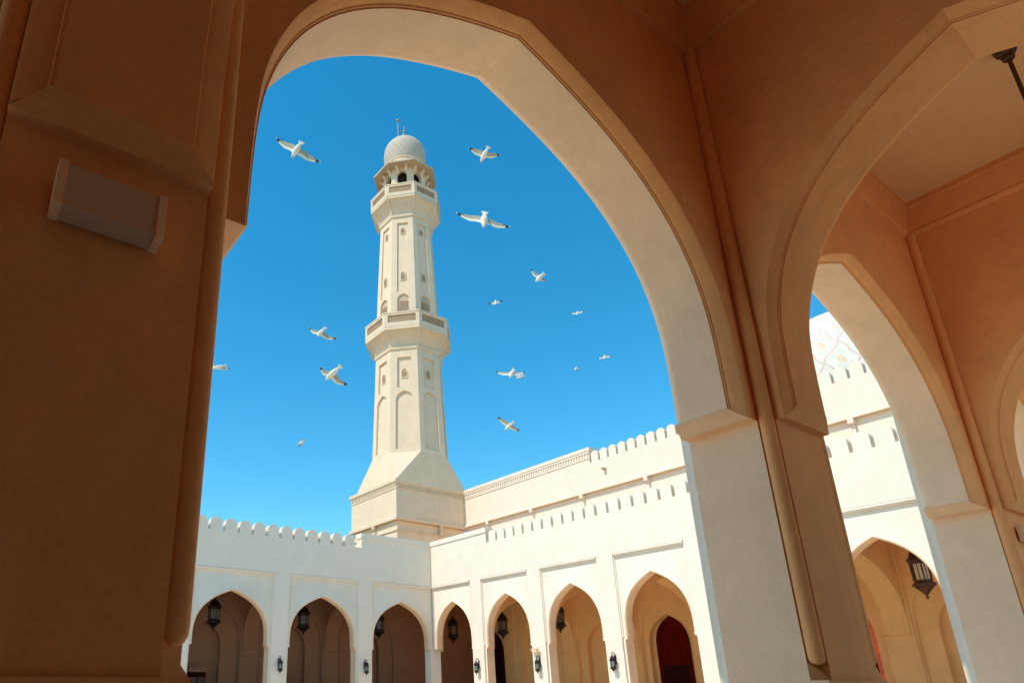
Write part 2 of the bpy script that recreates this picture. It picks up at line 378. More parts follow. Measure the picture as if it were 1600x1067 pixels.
tag(gm.build('courtyard_floor', marble('marble_tiles', (0.84, 0.72, 0.55), 1.0, (0.4, 0.36, 0.3))), kind='structure')
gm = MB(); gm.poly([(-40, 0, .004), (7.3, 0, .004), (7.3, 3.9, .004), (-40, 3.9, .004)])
tag(gm.build('shaded_gallery_floor', marble('bounce_cut_tiles', (0.20, 0.13, 0.09), 1.0, (0.1, 0.07, 0.05))), kind='structure')  # unseen floor, tiled dark only to cut bounce light in this gallery
gm = MB(); gm.poly([(0, -33, .004), (7.3, -33, .004), (7.3, 0, .004), (0, 0, .004)]); gm.poly([(-40, -33, .004), (0, -33, .004), (0, -28.2, .004), (-40, -28.2, .004)])
tag(gm.build('gallery_floor', marble('gallery_tiles', (0.85, 0.71, 0.52), 1.0, (0.3, 0.25, 0.2))), kind='structure')

# ------------------------------------------------------------------ shared parts of a gallery
ZC = 7.21
def cornice(T, root, u0, u1, v0, v1):
    mb = MB(T)
    sec = [(0.0, 6.79), (.035, 6.80), (.05, 6.83), (.035, 6.86), (.045, 6.90), (.10, 7.13), (.115, 7.14), (.115, ZC)]
    rings = []
    for o, z in sec: rings.append([(u0 + o, v0 + o, z), (u1 - o, v0 + o, z), (u1 - o, v1 - o, z), (u0 + o, v1 - o, z)])
    mb.loft(rings, cap=False)
    return mb.build('cornice', OCHRE, root, angle=20)
def back_bay(T, root, c, O, vb, za, niche=True, dim_mat=None, nh=1.0, nza=4.78, ua=None, ub=None, depth=.32, nmat=2):
    mb = MB(T)
    u0 = c - O / 2 - .36 if ua is None else ua; u1 = c + O / 2 + .36 if ub is None else ub
    h = O / 2 - S
    arch(mb, u0, u1, ZC, c, h, za, vb, vb + .13, mold0=MOLD_IN, mats=(2, 2, 2), back=False, sub=2)
    mb.m = 2
    for a, b in ((u0, c - h - .05), (c + h + .05, u1)): mb.box(a, b, vb, vb + .13, 0, Z0, skip='bt')
    for s_ in (-1, 1):   # capital of the blind arch
        e0, e1 = c + s_ * h, c + s_ * (h + .05)
        mb.poly([(e0, vb + .112, Z1), (e1, vb, Z0), (e1, vb + .13, Z0), (e0, vb + .13, Z1)]); mb.poly([(e0, vb + .112, Z1), (e1, vb, Z1), (e1, vb, Z0)])
    # wall inside the blind arch with a narrower niche
    zt = za + .1
    if niche:
        arch(mb, c - h - .09, c + h + .09, zt, c, nh, nza, vb + .13, vb + .13 + depth, zb=0.0, mats=(2, 2, 2), back=False, sub=1) if False else None
        P = half_profile(nh, 3.2, nza, 2); F = full(P)
        lo = [mb.pt(c + x, vb + .13, z) for x, z in F]; hi = [mb.pt(c + x, vb + .13, zt) for x, z in F]
        for a in range(len(F) - 1): mb.face((lo[a], lo[a + 1], hi[a + 1], hi[a]))
        for a, b in ((c - h - .09, c - nh), (c + nh, c + h + .09)): mb.poly([(a, vb + .13, 0), (b, vb + .13, 0), (b, vb + .13, zt), (a, vb + .13, zt)])
        F2 = [(nh, 0.0)] + F + [(-nh, 0.0)]
        a_ = [mb.pt(c + x, vb + .13, z) for x, z in F2]; b_ = [mb.pt(c + x, vb + .13 + depth, z) for x, z in F2]
        for i in range(len(F2) - 1): mb.face((a_[i], a_[i + 1], b_[i + 1], b_[i]))
        mb.face(b_)
    else:
        mb.poly([(c - h - .09, vb + .13, 0), (c + h + .09, vb + .13, 0), (c + h + .09, vb + .13, zt), (c - h - .09, vb + .13, zt)])
    mb.poly([(u0, vb + .6, 0), (u1, vb + .6, 0), (u1, vb + .6, 8.0), (u0, vb + .6, 8.0)])
    return mb.build('back_wall', [CREAM, SAND, dim_mat or OCHRE], root)
def transverse(T, root, uc, P, v0, v1, za):
    """arch across the gallery, plate thickness P along u"""
    T2 = lambda s, d, z: T(uc - P / 2 + d, s, z)
    mb = MB(T2)
    arch(mb, v0, v1, ZC, (v0 + v1) / 2, (v1 - v0) / 2 - ST, za, 0, P, mold0=MOLD_IN, mold1=MOLD_IN, mats=(0, 0, 0))
    return mb.build('transverse_arch', [OCHRE], root)
def respond_pier(T, root, uc, P, vb):
    """half pier on the back wall carrying the transverse arch"""
    Tm = lambda u, v, z: T(u, 2 * vb - v, z)     # mirrored so that it projects from the back wall
    mb = MB(T); a = P / 2
    mb.box(uc - a, uc + a, vb - .105, vb + .1, 0, Z0, skip='b')
    bot = [(-a, vb - .105), (a, vb - .105), (a, vb + .1), (-a, vb + .1)]; top = [(-a + .11, vb - ST), (a - .11, vb - ST), (a, vb + .1), (-a, vb + .1)]
    mb.loft([[(uc + b[0] + (t[0] - b[0]) * k, b[1] + (t[1] - b[1]) * k, z) for b, t in zip(bot, top)] for z, k in [(Z0, 0), (Z0 + .01, .2), (Z0 + .04, .85), (Z1, 1.0)]], cap=False)
    o = mb.build('wall_pier', OCHRE, root)
    for sx in (-1, 1):
        bb = MB(T); bb.lathe([(.07, .2), (.07, 6.79)], uc + sx * (a + .035), vb - .035, 14); bb.build('corner_bead', OCHRE, root)
    return o

def facade(T, root, bays, w, za, u_lo, u_hi, ztop=8.74, vi=.63, respond=True, outer_detail=True, pw=None, fr=True, interior=None, corner_lo=False, corner_hi=False, lower=True):
    """courtyard front: arches, piers, pilasters, panels"""
    B = sorted(bays)
    edges = [u_lo] + [(B[i][0] + B[i][1] / 2 + B[i + 1][0] - B[i + 1][1] / 2) / 2 for i in range(len(B) - 1)] + [u_hi]
    for i, (c, O) in enumerate(B):
        mb = MB(T)
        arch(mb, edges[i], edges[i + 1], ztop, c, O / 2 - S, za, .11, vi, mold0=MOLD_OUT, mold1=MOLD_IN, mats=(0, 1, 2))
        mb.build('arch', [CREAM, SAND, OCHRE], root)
        if fr:   # frame moulding of the sunk panel
            fm = MB(T); a, b = c - O / 2, c + O / 2
            fm.box(a + .02, b - .02, -.045, .11, 6.86, 6.93); fm.box(a + .02, b - .02, .0, .11, 6.81, 6.86)
            for x0, x1 in ((a, a + .05), (b - .05, b)): fm.box(x0, x1, .055, .11, Z1, 6.81)
            fm.build('panel_moulding', CREAM, root)
    for i in range(len(B) - 1):
        ua = B[i][0] + B[i][1] / 2; ub = B[i + 1][0] - B[i + 1][1] / 2
        pier(T, root, (ua + ub) / 2, ub - ua, .11, vi, respond=respond, lower=lower)
        pl = MB(T); pl.box(ua, ub, 0, .11, 0, 6.95); pl.build('pilaster', CREAM, root)
    bnd = MB(T); bnd.box(u_lo if not corner_lo else 0.0, u_hi if not corner_hi else .11, 0, .11, 6.95, ztop); bnd.build('upper_band', CREAM, root)

def merlon(T, root, u, pitch, z, v0, v1, h=.66, gap=.15):
    w_ = pitch - gap; r = w_ / 2
    pts = [(u - r, z), (u + r, z), (u + r, z + h - r * .92)]
    N = 9
    for i in range(1, N): a = math.pi * i / N; pts.append((u + r * math.cos(a), z + h - r * .92 + r * .92 * math.sin(a) ** .9))
    pts.append((u - r, z + h - r * .92))
    mb = MB(T); n = len(pts); a = [mb.pt(x, v0, q) for x, q in pts]; b = [mb.pt(x, v1, q) for x, q in pts]
    for i in range(n): mb.face((a[i], a[(i + 1) % n], b[(i + 1) % n], b[i]))
    mb.face(a); mb.face(b[::-1])
    return mb.build('merlon', CREAM, root)

# ------------------------------------------------------------------ near gallery (where the camera stands)
YN = -28.8558; Y0 = YN + .63
Tn = lambda u, v, z: (u, Y0 - v, z)
near = thing('gallery_building', (-21.7, -30.4, 0), 'shaded brown gallery in the foreground with tall pointed arches, piers and flat ceiling', 'gallery')
NB = [(-31.05, 3.9), (-26.42, 3.92), (-21.725, 4.11), (-17.04, 3.98), (-12.36, 3.98), (-7.70, 3.98), (-3.04, 3.98)]
facade(Tn, near, NB, .72, 5.74, -33.4, 0.0, respond=True, outer_detail=False)
DN_ = 3.15
for i, (c, O) in enumerate(NB):
    cornice(Tn, near, c - O / 2, c + O / 2, .63, .63 + DN_)
    if i not in (3, 4, 5): back_bay(Tn, near, c, O, .63 + DN_, 5.74, dim_mat=(None, DKWOOD, DIMP, None, None, None, None)[i])  # unseen back walls of two bays darkened to dim the left pier
    else:
        ob = MB(Tn); vb_ = .63 + DN_
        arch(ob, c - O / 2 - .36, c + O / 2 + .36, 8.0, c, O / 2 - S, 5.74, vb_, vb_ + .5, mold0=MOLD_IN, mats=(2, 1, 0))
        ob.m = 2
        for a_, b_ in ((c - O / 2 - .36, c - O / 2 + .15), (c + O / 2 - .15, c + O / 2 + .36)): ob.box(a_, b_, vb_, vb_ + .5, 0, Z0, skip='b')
        ob.build('light_opening', [CREAM, SAND, OCHRE], near)  # unseen openings added so outside light reaches the right piers
for i in range(len(NB) - 1):
    ua = NB[i][0] + NB[i][1] / 2; ub = NB[i + 1][0] - NB[i + 1][1] / 2
    transverse(Tn, near, (ua + ub) / 2, ub - ua, .63, .63 + DN_, 5.60)
    respond_pier(Tn, near, (ua + ub) / 2, ub - ua, .63 + DN_)
mb = MB(Tn); mb.box(-33.4, 0, .63, .63 + DN_ + .7, ZC, 7.6); mb.build('ceiling', CEIL, near)
mb = MB(Tn); mb.box(-33.7, -33.4, .11, 4.4, 0, 8.0); mb.build('end_wall', OCHRE, near)

S = .20
OCHRE0 = OCHRE; OCHRE = DIMP
# ------------------------------------------------------------------ north (left in the photo) arcade
Tl = lambda u, v, z: (u, v, z)
north = thing('arcade_building', (-9.6, 1.9, 0), 'cream arcade in shade left of the corner, with round-topped battlements and three visible arches', 'arcade')
LB = [(-2.07 - 5 * k, 4.14) for k in range(5)][::-1]
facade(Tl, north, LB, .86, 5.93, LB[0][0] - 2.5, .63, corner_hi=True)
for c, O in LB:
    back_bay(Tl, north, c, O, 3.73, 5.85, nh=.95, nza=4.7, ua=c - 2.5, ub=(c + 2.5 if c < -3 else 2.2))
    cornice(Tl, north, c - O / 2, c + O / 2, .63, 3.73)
for i in range(len(LB) - 1):
    uc = (LB[i][0] + LB[i + 1][0]) / 2
    transverse(Tl, north, uc, .86, .63, 3.73, 5.7); respond_pier(Tl, north, uc, .86, 3.73)
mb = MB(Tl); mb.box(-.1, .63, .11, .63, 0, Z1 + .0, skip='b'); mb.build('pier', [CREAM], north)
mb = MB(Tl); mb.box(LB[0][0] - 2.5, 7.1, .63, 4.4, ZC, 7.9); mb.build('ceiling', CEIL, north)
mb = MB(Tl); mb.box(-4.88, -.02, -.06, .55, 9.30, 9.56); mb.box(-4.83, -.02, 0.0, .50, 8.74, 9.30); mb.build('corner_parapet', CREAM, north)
k = 0; u = -5.21 - .765 / 2
while u > -22: merlon(Tl, north, u, .765, 8.74, 0.0, .34); u -= .765

mb = MB(Tl); mb.box(2.2, 7.7, 3.73, 4.4, 0, ZC); mb.build('end_wall', OCHRE, north)
OCHRE = BRIGHTP
# ------------------------------------------------------------------ east (right in the photo) arcade
Tr = lambda u, v, z: (v, -u, z)
east = thing('arcade_building', (3.6, -12, 0), 'sunlit two-storey cream arcade right of the corner with rows of battlements', 'arcade')
RW = .8575; RB = [(1.685, 3.37), (5.912, 3.37), (10.139, 3.37), (14.366, 3.37), (18.40, 3.15), (22.35, 3.15), (26.3, 3.15)]
facade(Tr, east, RB, RW, 5.93, -.11, 28.2, respond=False, corner_lo=True)
IB = [(1.685, 3.37), (5.912, 3.37), (10.139, 3.37), (14.2, 3.1), (18.15, 2.8), (22.2, 3.6), (26.4, 3.2)]
DX = 7.04
for c, O in IB:
    i = IB.index((c, O))
    lo = -3.73 if i == 0 else (IB[i - 1][0] + IB[i - 1][1] / 2 + c - O / 2) / 2
    hi = 28.2 if i == len(IB) - 1 else (c + O / 2 + IB[i + 1][0] - IB[i + 1][1] / 2) / 2
    back_bay(Tr, east, c, O, DX, 5.9, nh=1.22 if i == 2 else .98, nza=4.95 if i == 2 else 4.75, ua=lo, ub=hi)
    cornice(Tr, east, c - O / 2, c + O / 2, .63, DX)
for i in range(len(IB) - 1):
    ua = IB[i][0] + IB[i][1] / 2; ub = IB[i + 1][0] - IB[i + 1][1] / 2
    transverse(Tr, east, (ua + ub) / 2, ub - ua, .63, DX, 6.2)
    respond_pier(Tr, east, (ua + ub) / 2, ub - ua, DX)
mb = MB(Tr); mb.box(-.62, 28.2, .63, 7.8, ZC, 7.9); mb.build('ceiling', CEIL, east)
mb = MB(Tr); mb.box(.02, 4.88, -.06, .55, 9.30, 9.56); mb.box(.02, 4.83, 0.0, .50, 8.74, 9.30); mb.build('corner_parapet', CREAM, east)
u = 4.99 + .645 / 2
while u < 28: merlon(Tr, east, u, .645, 8.74, 0.0, .34, h=.62, gap=.135); u += .645

OCHRE = OCHRE0
# scale about the camera for everything measured on the set-back storey
K = (DX - CX) / (3.7 - CX)
def G(x, y, z): return (CX + (x - CX) * K, CY + (y - CY) * K, CZ + (z - CZ) * K)
Tu = lambda u, v, z: G(3.7 + v, -u, z)      # u = -y, v = x - 3.7
mb = MB(Tu); mb.box(-1.0, 27.0, .13, .9, 6.2, 11.25); mb.build('storey_wall', CREAM, east)
mb = MB(Tu); mb.box(-1.0, 27.0, 0, .9, 11.25, 12.69); mb.box(-1.0, 27.0, -.10, .0, 11.10, 11.25); mb.box(-1.0, 27.0, 0.0, .13, 11.17, 11.25); mb.build('upper_wall', CREAM, east)
mb = MB(Tu)
mb.box(-1.0, 9.22, 0, .6, 12.69, 13.50); mb.box(-1.0, 9.32, -.10, .7, 13.36, 13.55); mb.box(-1.0, 9.25, -.04, 0, 12.93, 13.0)
u = -.95
while u < 9.15: mb.box(u, u + .09, -.055, 0, 13.02, 13.22); u += .185
mb.box(-1.0, 9.27, -.065, 0, 13.24, 13.36)
mb.build('upper_parapet', CREAM, east)
u = 9.55
while u < 26.5: merlon(Tu, east, u, .562, 12.69, 0.0, .30, h=.60, gap=.12); u += .562
for yy in (1.18, 4.84, 8.49, 12.43, 16.6, 21.35, 25.5):
    mb = MB(Tu); mb.box(yy - .10, yy + .10, -.14, .13, 10.90, 11.09); mb.box(yy - .05, yy + .05, .02, .13, 9.6, 10.90); mb.build('rain_spout', CREAM, east)
mb = MB(Tu); mb.box(10.03, 10.2, -.22, 0, 12.07, 12.15); mb.build('roof_spout', BRASS, east)

# ------------------------------------------------------------------ doors and a cabinet in the galleries
def arched_panel(name, T, root, c, h, za, v, mat, frame_mat, windows=True, zsp=3.2, lab=None, dark_low=None):
    P = half_profile(h, zsp, za, 2); F = [(h, 0.0)] + full(P) + [(-h, 0.0)]
    mb = MB(T); a = [mb.pt(c + x, v, z) for x, z in F]; b = [mb.pt(c + x, v + .08, z) for x, z in F]
    mb.face(a); mb.face(b[::-1])
    for i in range(len(F)): mb.face((a[i], a[(i + 1) % len(F)], b[(i + 1) % len(F)], b[i]))
    d = mb.build(name, mat, root, label=lab)
    inv = (Matrix.Translation(root.location) @ d.matrix_parent_inverse).inverted()
    def sub(m_, nm, mt):
        o = m_.build(nm, mt, d); o.matrix_parent_inverse = inv; return o
    P2 = half_profile(h * .80, zsp, za - .2, 2); F2 = [(h * .8, 0.0)] + full(P2) + [(-h * .8, 0.0)]
    mb = MB(T)
    A = [mb.pt(c + x, v, z) for x, z in F]; A2 = [mb.pt(c + x, v - .05, z) for x, z in F]; B2 = [mb.pt(c + x, v - .05, z) for x, z in F2]; B = [mb.pt(c + x, v, z) for x, z in F2]
    for r, s_ in ((A, A2), (A2, B2), (B2, B)):
        for i in range(len(F) - 1): mb.face((r[i], r[i + 1], s_[i + 1], s_[i]))
    mb.box(c - h * .8, c + h * .8, v - .06, v, 2.62, 2.72); mb.box(c - h * .8, c + h * .8, v - .03, v, 2.5, 2.58)
    sub(mb, 'frame', frame_mat)
    if windows:
        P3 = half_profile(h * .42, 3.5, za - .55, 2); F3 = [(h * .42, 2.8)] + full(P3) + [(-h * .42, 2.8)]
        P4 = half_profile(h * .34, 3.5, za - .65, 2); F4 = [(h * .34, 2.85)] + full(P4) + [(-h * .34, 2.85)]
        mb = MB(T); A = [mb.pt(c + x, v - .03, z) for x, z in F3]; B = [mb.pt(c + x, v - .03, z) for x, z in F4]; A_ = [mb.pt(c + x, v, z) for x, z in F3]
        for r, s_ in ((A_, A), (A, B)):
            for i in range(len(F3) - 1): mb.face((r[i], r[i + 1], s_[i + 1], s_[i]))
        for zz in (3.1, 3.4, 3.65): mb.box(c - h * .34, c + h * .34, v - .02, v, zz, zz + .03)
        mb.box(c - .02, c + .02, v - .02, v, 2.85, za - .7)
        sub(mb, 'window_tracery', frame_mat)
    if dark_low:
        mb = MB(T); mb.box(c - h * .8, c - .03, v - .045, v - .004, .1, 2.48); mb.box(c + .03, c + h * .8, v - .045, v - .004, .1, 2.48)
        for s_ in (-1, 1):
            for z0, z1 in ((.3, 1.1), (1.25, 2.3)): mb.box(c + s_ * h * .42 - .18, c + s_ * h * .42 + .18, v - .06, v - .045, z0, z1)
        sub(mb, 'door_leaf', dark_low)
    return d
arched_panel('door', Tr, east, IB[2][0] - .05, .92, 4.88, DX + .41, REDWOOD, REDWOOD, lab='dark red arched wooden door', dark_low=DKWOOD)
arched_panel('door', Tr, east, 18.15, .97, 4.95, DX + .31, LITREDW, LITREDW, lab='arched red wooden door coloured bright orange as if strongly lit', dark_low=REDWOOD)
arched_panel('door', Tr, east, -2.52, .92, 4.88, DX - .085, DKWOOD, DKWOOD, lab='almost black arched wooden door', dark_low=DKWOOD, windows=False)
def cabinet(loc, label):
    r = thing('cabinet', loc, label, 'cabinet', 'wooden cabinets in the niches')
    x, y, z = loc
    mb = MB(); mb.box(x - .42, x + .42, y - .16, y + .16, 0, 2.20); mb.build('case', DKWOOD, r)
    for s_ in (-1, 1):
        mb = MB(); mb.box(x + s_ * .2 - .17, x + s_ * .2 + .17, y - .19, y - .162, .1, 1.95); mb.build('cabinet_door', BROWNM, r)
    mb = MB(); mb.box(x - .46, x + .46, y - .20, y + .18, 2.202, 2.32)
    for i in range(6): mb.box(x - .44 + i * .155, x - .44 + i * .155 + .1, y - .19, y - .13, 2.32, 2.45)
    mb.build('crenellated_top', DIMP, r)
    return r
cabinet((-12.35, 3.67, 0), 'dark cabinet with a crenellated top in the niche behind the leftmost arch')
cabinet((-7.75, 3.67, 0), 'dark cabinet with a crenellated top half hidden behind the second arch from the left')

# ------------------------------------------------------------------ minaret
MCX, MCY = 1.28, 3.47
def Gm(x, y, z): return G(MCX + x, MCY + y, z)
mloc = (Gm(0, 0, 0)[0], Gm(0, 0, 0)[1], 0.0)
mina = thing('minaret', mloc, 'tall cream octagonal minaret with two balconies and a domed top behind the corner', 'minaret')
SQ = (-2.99, 2.62, -2.47, 2.75)
def sqbox(mb, e, z0, z1): mb.box(SQ[0] - e, SQ[1] + e, SQ[2] - e, SQ[3] + e, z0, z1)
mb = MB(Gm); sqbox(mb, -.14, .17, 10.95); mb.build('plinth', TOWER, mina)
mb = MB(Gm); sqbox(mb, -.06, 10.35, 10.42); mb.build('plinth_band', TOWER, mina)
mb = MB(Gm); sqbox(mb, 0, 11.15, 13.30); mb.build('square_base', TOWER, mina)
mb = MB(Gm); sqbox(mb, .12, 10.98, 11.15); mb.build('base_ledge', TOWER, mina)
mb = MB(Gm); sqbox(mb, .04, 12.93, 13.0); sqbox(mb, .07, 13.24, 13.34); sqbox(mb, .13, 13.34, 13.55)
for i in range(32):
    t = -2.9 + i * .178
    if t < 2.6: mb.box(t, t + .09, SQ[2] - .06, SQ[2], 13.02, 13.22)
    t2 = -2.4 + i * .178
    if t2 < 2.7: mb.box(SQ[0] - .06, SQ[0], t2, t2 + .09, 13.02, 13.22)
mb.build('dentil_cornice', TOWER, mina)
for (x, y) in ((SQ[0] - .02, .0), (.4, SQ[2] - .02)):
    mb = MB(Gm)
    mb.box(x - .09, x + .09, y - .09, y + .09, 10.35, 11.0) if x > 0 else mb.box(x - .09, x + .12, y - .12, y + .12, 10.80, 10.98)
    mb.build('rain_spout', TOWER, mina)
T8 = math.tan(R_(22.5))
APT = [(13.55, 2.62), (15.6, 2.48), (15.93, 2.45), (18.7, 2.35), (22.5, 2.24), (23.4, 2.22), (26.5, 2.15), (30.8, 2.02), (34.1, 1.86), (36.0, 1.80)]
def apo(z):
    for (z0, a0), (z1, a1) in zip(APT[:-1], APT[1:]):
        if z <= z1: return a0 + (a1 - a0) * (z - z0) / (z1 - z0)
    return APT[-1][1]
def octring(a, z): 
    r = a / math.cos(R_(22.5)); return [(r * math.cos(R_(22.5 + 45 * i)), r * math.sin(R_(22.5 + 45 * i)), z) for i in range(8)]
# broach: square to octagon
mb = MB(Gm)
SQ0 = SQ; SQ = (SQ[0] + .10, SQ[1], SQ[2] + .03, SQ[3] - .45)
a = 2.48; o8 = octring(a, 15.7)
zb = 13.55; sq = [(SQ[1], SQ[3], zb + .06), (SQ[0], SQ[3], zb + .06), (SQ[0], SQ[2], zb + .06), (SQ[1], SQ[2], zb + .06)]
sqb = [(x, y, zb) for x, y, _ in sq]
# o8 order: angle 22.5,67.5,112.5,157.5,202.5,247.5,292.5,337.5
io = [mb.pt(*p) for p in o8]; isq = [mb.pt(*p) for p in sq]; isb = [mb.pt(*p) for p in sqb]
mb.face((io[0], io[1], isq[0])); mb.face((io[2], io[3], isq[1])); mb.face((io[4], io[5], isq[2])); mb.face((io[6], io[7], isq[3]))
mb.face((io[1], io[2], isq[1], isq[0])); mb.face((io[3], io[4], isq[2], isq[1])); mb.face((io[5], io[6], isq[3], isq[2])); mb.face((io[7], io[0], isq[0], isq[3]))
for i in range(4): mb.face((isq[i], isq[(i + 1) % 4], isb[(i + 1) % 4], isb[i]))
mb.face(io)
mb.build('broach', TOWER, mina); SQ = SQ0
def faceT(i, extra=0.0, af=None):
    ph = R_(45 * i); n = (math.cos(ph), math.sin(ph)); t = (-math.sin(ph), math.cos(ph))
    def T(s, v, z):
        A = (apo(z) if af is None else af) + extra
        q = s * A / 2.0     # s normalised to an apothem of 2
        return Gm(n[0] * (A - v) + t[0] * q, n[1] * (A - v) + t[1] * q, z)
    return T
W8 = 2.0 * T8
def rect_frame(mb, u0, u1, z0, z1, h, za, zb, v0, v1):
    """plate with a rectangular hole zb..za, half width h"""
    for a, b, c, d in ((u0, -h, z0, z1), (h, u1, z0, z1), (-h, h, z0, zb), (-h, h, za, z1)):
        if b - a > 1e-4 and d - c > 1e-4: mb.poly([(a, v0, c), (b, v0, c), (b, v0, d), (a, v0, d)])
    mb.poly([(-h, v0, zb), (-h, v0, za), (-h, v1, za), (-h, v1, zb)]); mb.poly([(h, v0, zb), (h, v0, za), (h, v1, za), (h, v1, zb)])
    mb.poly([(-h, v0, zb), (h, v0, zb), (h, v1, zb), (-h, v1, zb)]); mb.poly([(-h, v0, za), (h, v0, za), (h, v1, za), (-h, v1, za)])
    mb.poly([(-h, v1, zb), (h, v1, zb), (h, v1, za), (-h, v1, za)])
def arch_hole(mb, u0, u1, z0, z1, h, zb, zs, za, v0, v1, back=True):
    P = half_profile(h, zs, za, 2); F = full(P); hm = h
    lo = [mb.pt(x, v0, z) for x, z in F]; hi = [mb.pt(x, v0, z1) for x, z in F]
    for a in range(len(F) - 1): mb.face((lo[a], lo[a + 1], hi[a + 1], hi[a]))
    for a, b in ((u0, -hm), (hm, u1)): mb.poly([(a, v0, z0), (b, v0, z0), (b, v0, z1), (a, v0, z1)])
    if zb > z0 + 1e-4: mb.poly([(-hm, v0, z0), (hm, v0, z0), (hm, v0, zb), (-hm, v0, zb)])
    F2 = [(hm, zb)] + F + [(-hm, zb)]
    a_ = [mb.pt(x, v0, z) for x, z in F2]; b_ = [mb.pt(x, v1, z) for x, z in F2]
    for i in range(len(F2)): mb.face((a_[i], a_[(i + 1) % len(F2)], b_[(i + 1) % len(F2)], b_[i]))
    if back: mb.face(b_)
def small_window(T, zb, zt, h, root, v=.13):
    mb = MB(T); zs = zb + (zt - zb) * .55
    P = half_profile(h, zs, zt, 1); F = [(h, zb)] + full(P) + [(-h, zb)]
    a = [mb.pt(x, v - .012, z) for x, z in F]; mb.face(a)
    mb.m = 1
    P = half_profile(h * 1.28, zs, zt + .07, 1); F3 = [(h * 1.28, zb - .04)] + full(P) + [(-h * 1.28, zb - .04)]
    b = [mb.pt(x, v - .05, z) for x, z in F3]; c = [mb.pt(x, v - .05, z) for x, z in F]; c0 = [mb.pt(x, v, z) for x, z in F3]
    for r, s_ in ((c0, b), (b, c), (c, a)):
        for i in range(len(F)): mb.face((r[i], r[(i + 1) % len(F)], s_[(i + 1) % len(F)], s_[i]))
    mb.m = 2
    for q in (-.33, .33): mb.box(h * q - .012, h * q + .012, v - .045, v - .02, zb, zs + (zt - zs) * .6)
    for zz in (zb + (zt - zb) * .25, zb + (zt - zb) * .5): mb.box(-h, h, v - .045, v - .02, zz, zz + .03)
    mb.build('window', [TOWERD, TOWER, LATT], root)
for i in range(8):
    T = faceT(i); mb = MB(T)
    mb.poly([(-W8, 0, 15.6), (W8, 0, 15.6), (W8, 0, 15.9), (-W8, 0, 15.9)])
    for z0 in (15.9,):
        arch_hole(mb, -W8, W8, 15.9, 20.26, .50, 15.95, 19.35, 20.12, 0, .13)
    rect_frame(mb, -W8, W8, 20.26, 23.25, .42, 22.65, 20.38, 0, .13)
    mb.build('lower_shaft', TOWER, mina)
    small_window(T, 21.14, 21.80, .15, mina)
    mb = MB(T)
    arch_hole(mb, -W8, W8, 24.5, 27.76, .40, 26.0, 27.15, 27.71, 0, .13)
    rect_frame(mb, -W8, W8, 27.76, 34.45, .42, 33.94, 27.85, 0, .11)
    mb.build('upper_shaft', TOWER, mina)
    small_window(T, 28.95, 29.60, .15, mina, .11); small_window(T, 33.0, 33.52, .14, mina, .11)
    mb = MB(T); P = half_profile(.31, 27.1, 27.55, 1); F = [(.31, 26.05)] + full(P) + [(-.31, 26.05)]
    a_ = [mb.pt(x, .09, z) for x, z in F]; mb.face(a_)
    mb.m = 1
    for q in range(-3, 4): mb.box(q * .085 - .012, q * .085 + .012, .06, .09, 26.05, 27.15)
    for q in range(7): mb.box(-.3, .3, .065, .09, 26.1 + q * .16, 26.1 + q * .16 + .02)
    mb.build('screen_window', [TOWERD, LATT], mina)
def octband(name, prof, mat=TOWER, mats=None):
    mb = MB(Gm); mb.loft([octring(a, z) for a, z in prof]); return mb.build(name, mat, mina)
octband('shaft_cornice', [(2.20, 23.2), (2.30, 23.25), (2.32, 23.42), (2.22, 23.5)])
octband('balcony_flare', [(2.16, 23.45), (2.26, 23.7), (2.5, 24.1), (2.84, 24.45), (2.92, 24.47), (2.92, 24.68)])
octband('shaft_cornice', [(1.84, 34.42), (1.94, 34.47), (1.95, 34.63), (1.86, 34.7)])
octband('balcony_flare', [(1.84, 34.65), (1.92, 34.95), (2.16, 35.4), (2.44, 35.7), (2.54, 35.72), (2.54, 35.9)])
for a0, z0, a1, z1 in ((2.16, 23.5, 2.84, 24.46), (1.86, 34.7, 2.46, 35.7)):
    for i in range(8):
        ph = R_(22.5 + 45 * i); c_, s_ = math.cos(ph), math.sin(ph); t = (-s_, c_); k8 = 1 / math.cos(R_(22.5))
        mb = MB(Gm); wd = .07
        pr = [(a0 * k8 - .1, z0 - .1), (a0 * k8 + .1, z0), (a0 * k8 + .2, z0 + .35), (a1 * k8 - .02, z1 - .12), (a1 * k8 - .02, z1), (a0 * k8 - .1, z1)]
        A = [mb.pt(r * c_ + t[0] * wd, r * s_ + t[1] * wd, z) for r, z in pr]; Bq = [mb.pt(r * c_ - t[0] * wd, r * s_ - t[1] * wd, z) for r, z in pr]
        mb.face(A); mb.face(Bq[::-1])
        for j in range(6): mb.face((A[j], A[(j + 1) % 6], Bq[(j + 1) % 6], Bq[j]))
        mb.build('corner_bracket', TOWER, mina)
for A_, zb, zt, sb, st in ((2.93, 24.68, 25.80, 25.0, 25.56), (2.56, 35.90, 36.98, 36.2, 36.74)):
    for i in range(8):
        T = faceT(i, af=A_); mb = MB(T)
        rect_frame(mb, -W8, W8, zb, zt - .1, .66, st, sb, 0, .10)
        mb.poly([(-W8, .22, zb), (W8, .22, zb), (W8, .22, zt - .1), (-W8, .22, zt - .1)])
        mb.box(-W8, W8, -.03, .24, zt - .1, zt)
        po = mb.build('balcony_parapet', TOWER, mina)
        mb = MB(T); mb.poly([(-.66, .085, sb), (.66, .085, sb), (.66, .085, st), (-.66, .085, st)]); mb.m = 1
        for q in range(15): mb.box(-.64 + q * .088, -.64 + q * .088 + .045, .05, .085, sb, st)
        s2 = mb.build('lattice', [TOWERD, LATT], po); s2.matrix_parent_inverse = (Matrix.Translation(mina.location) @ po.matrix_parent_inverse).inverted()
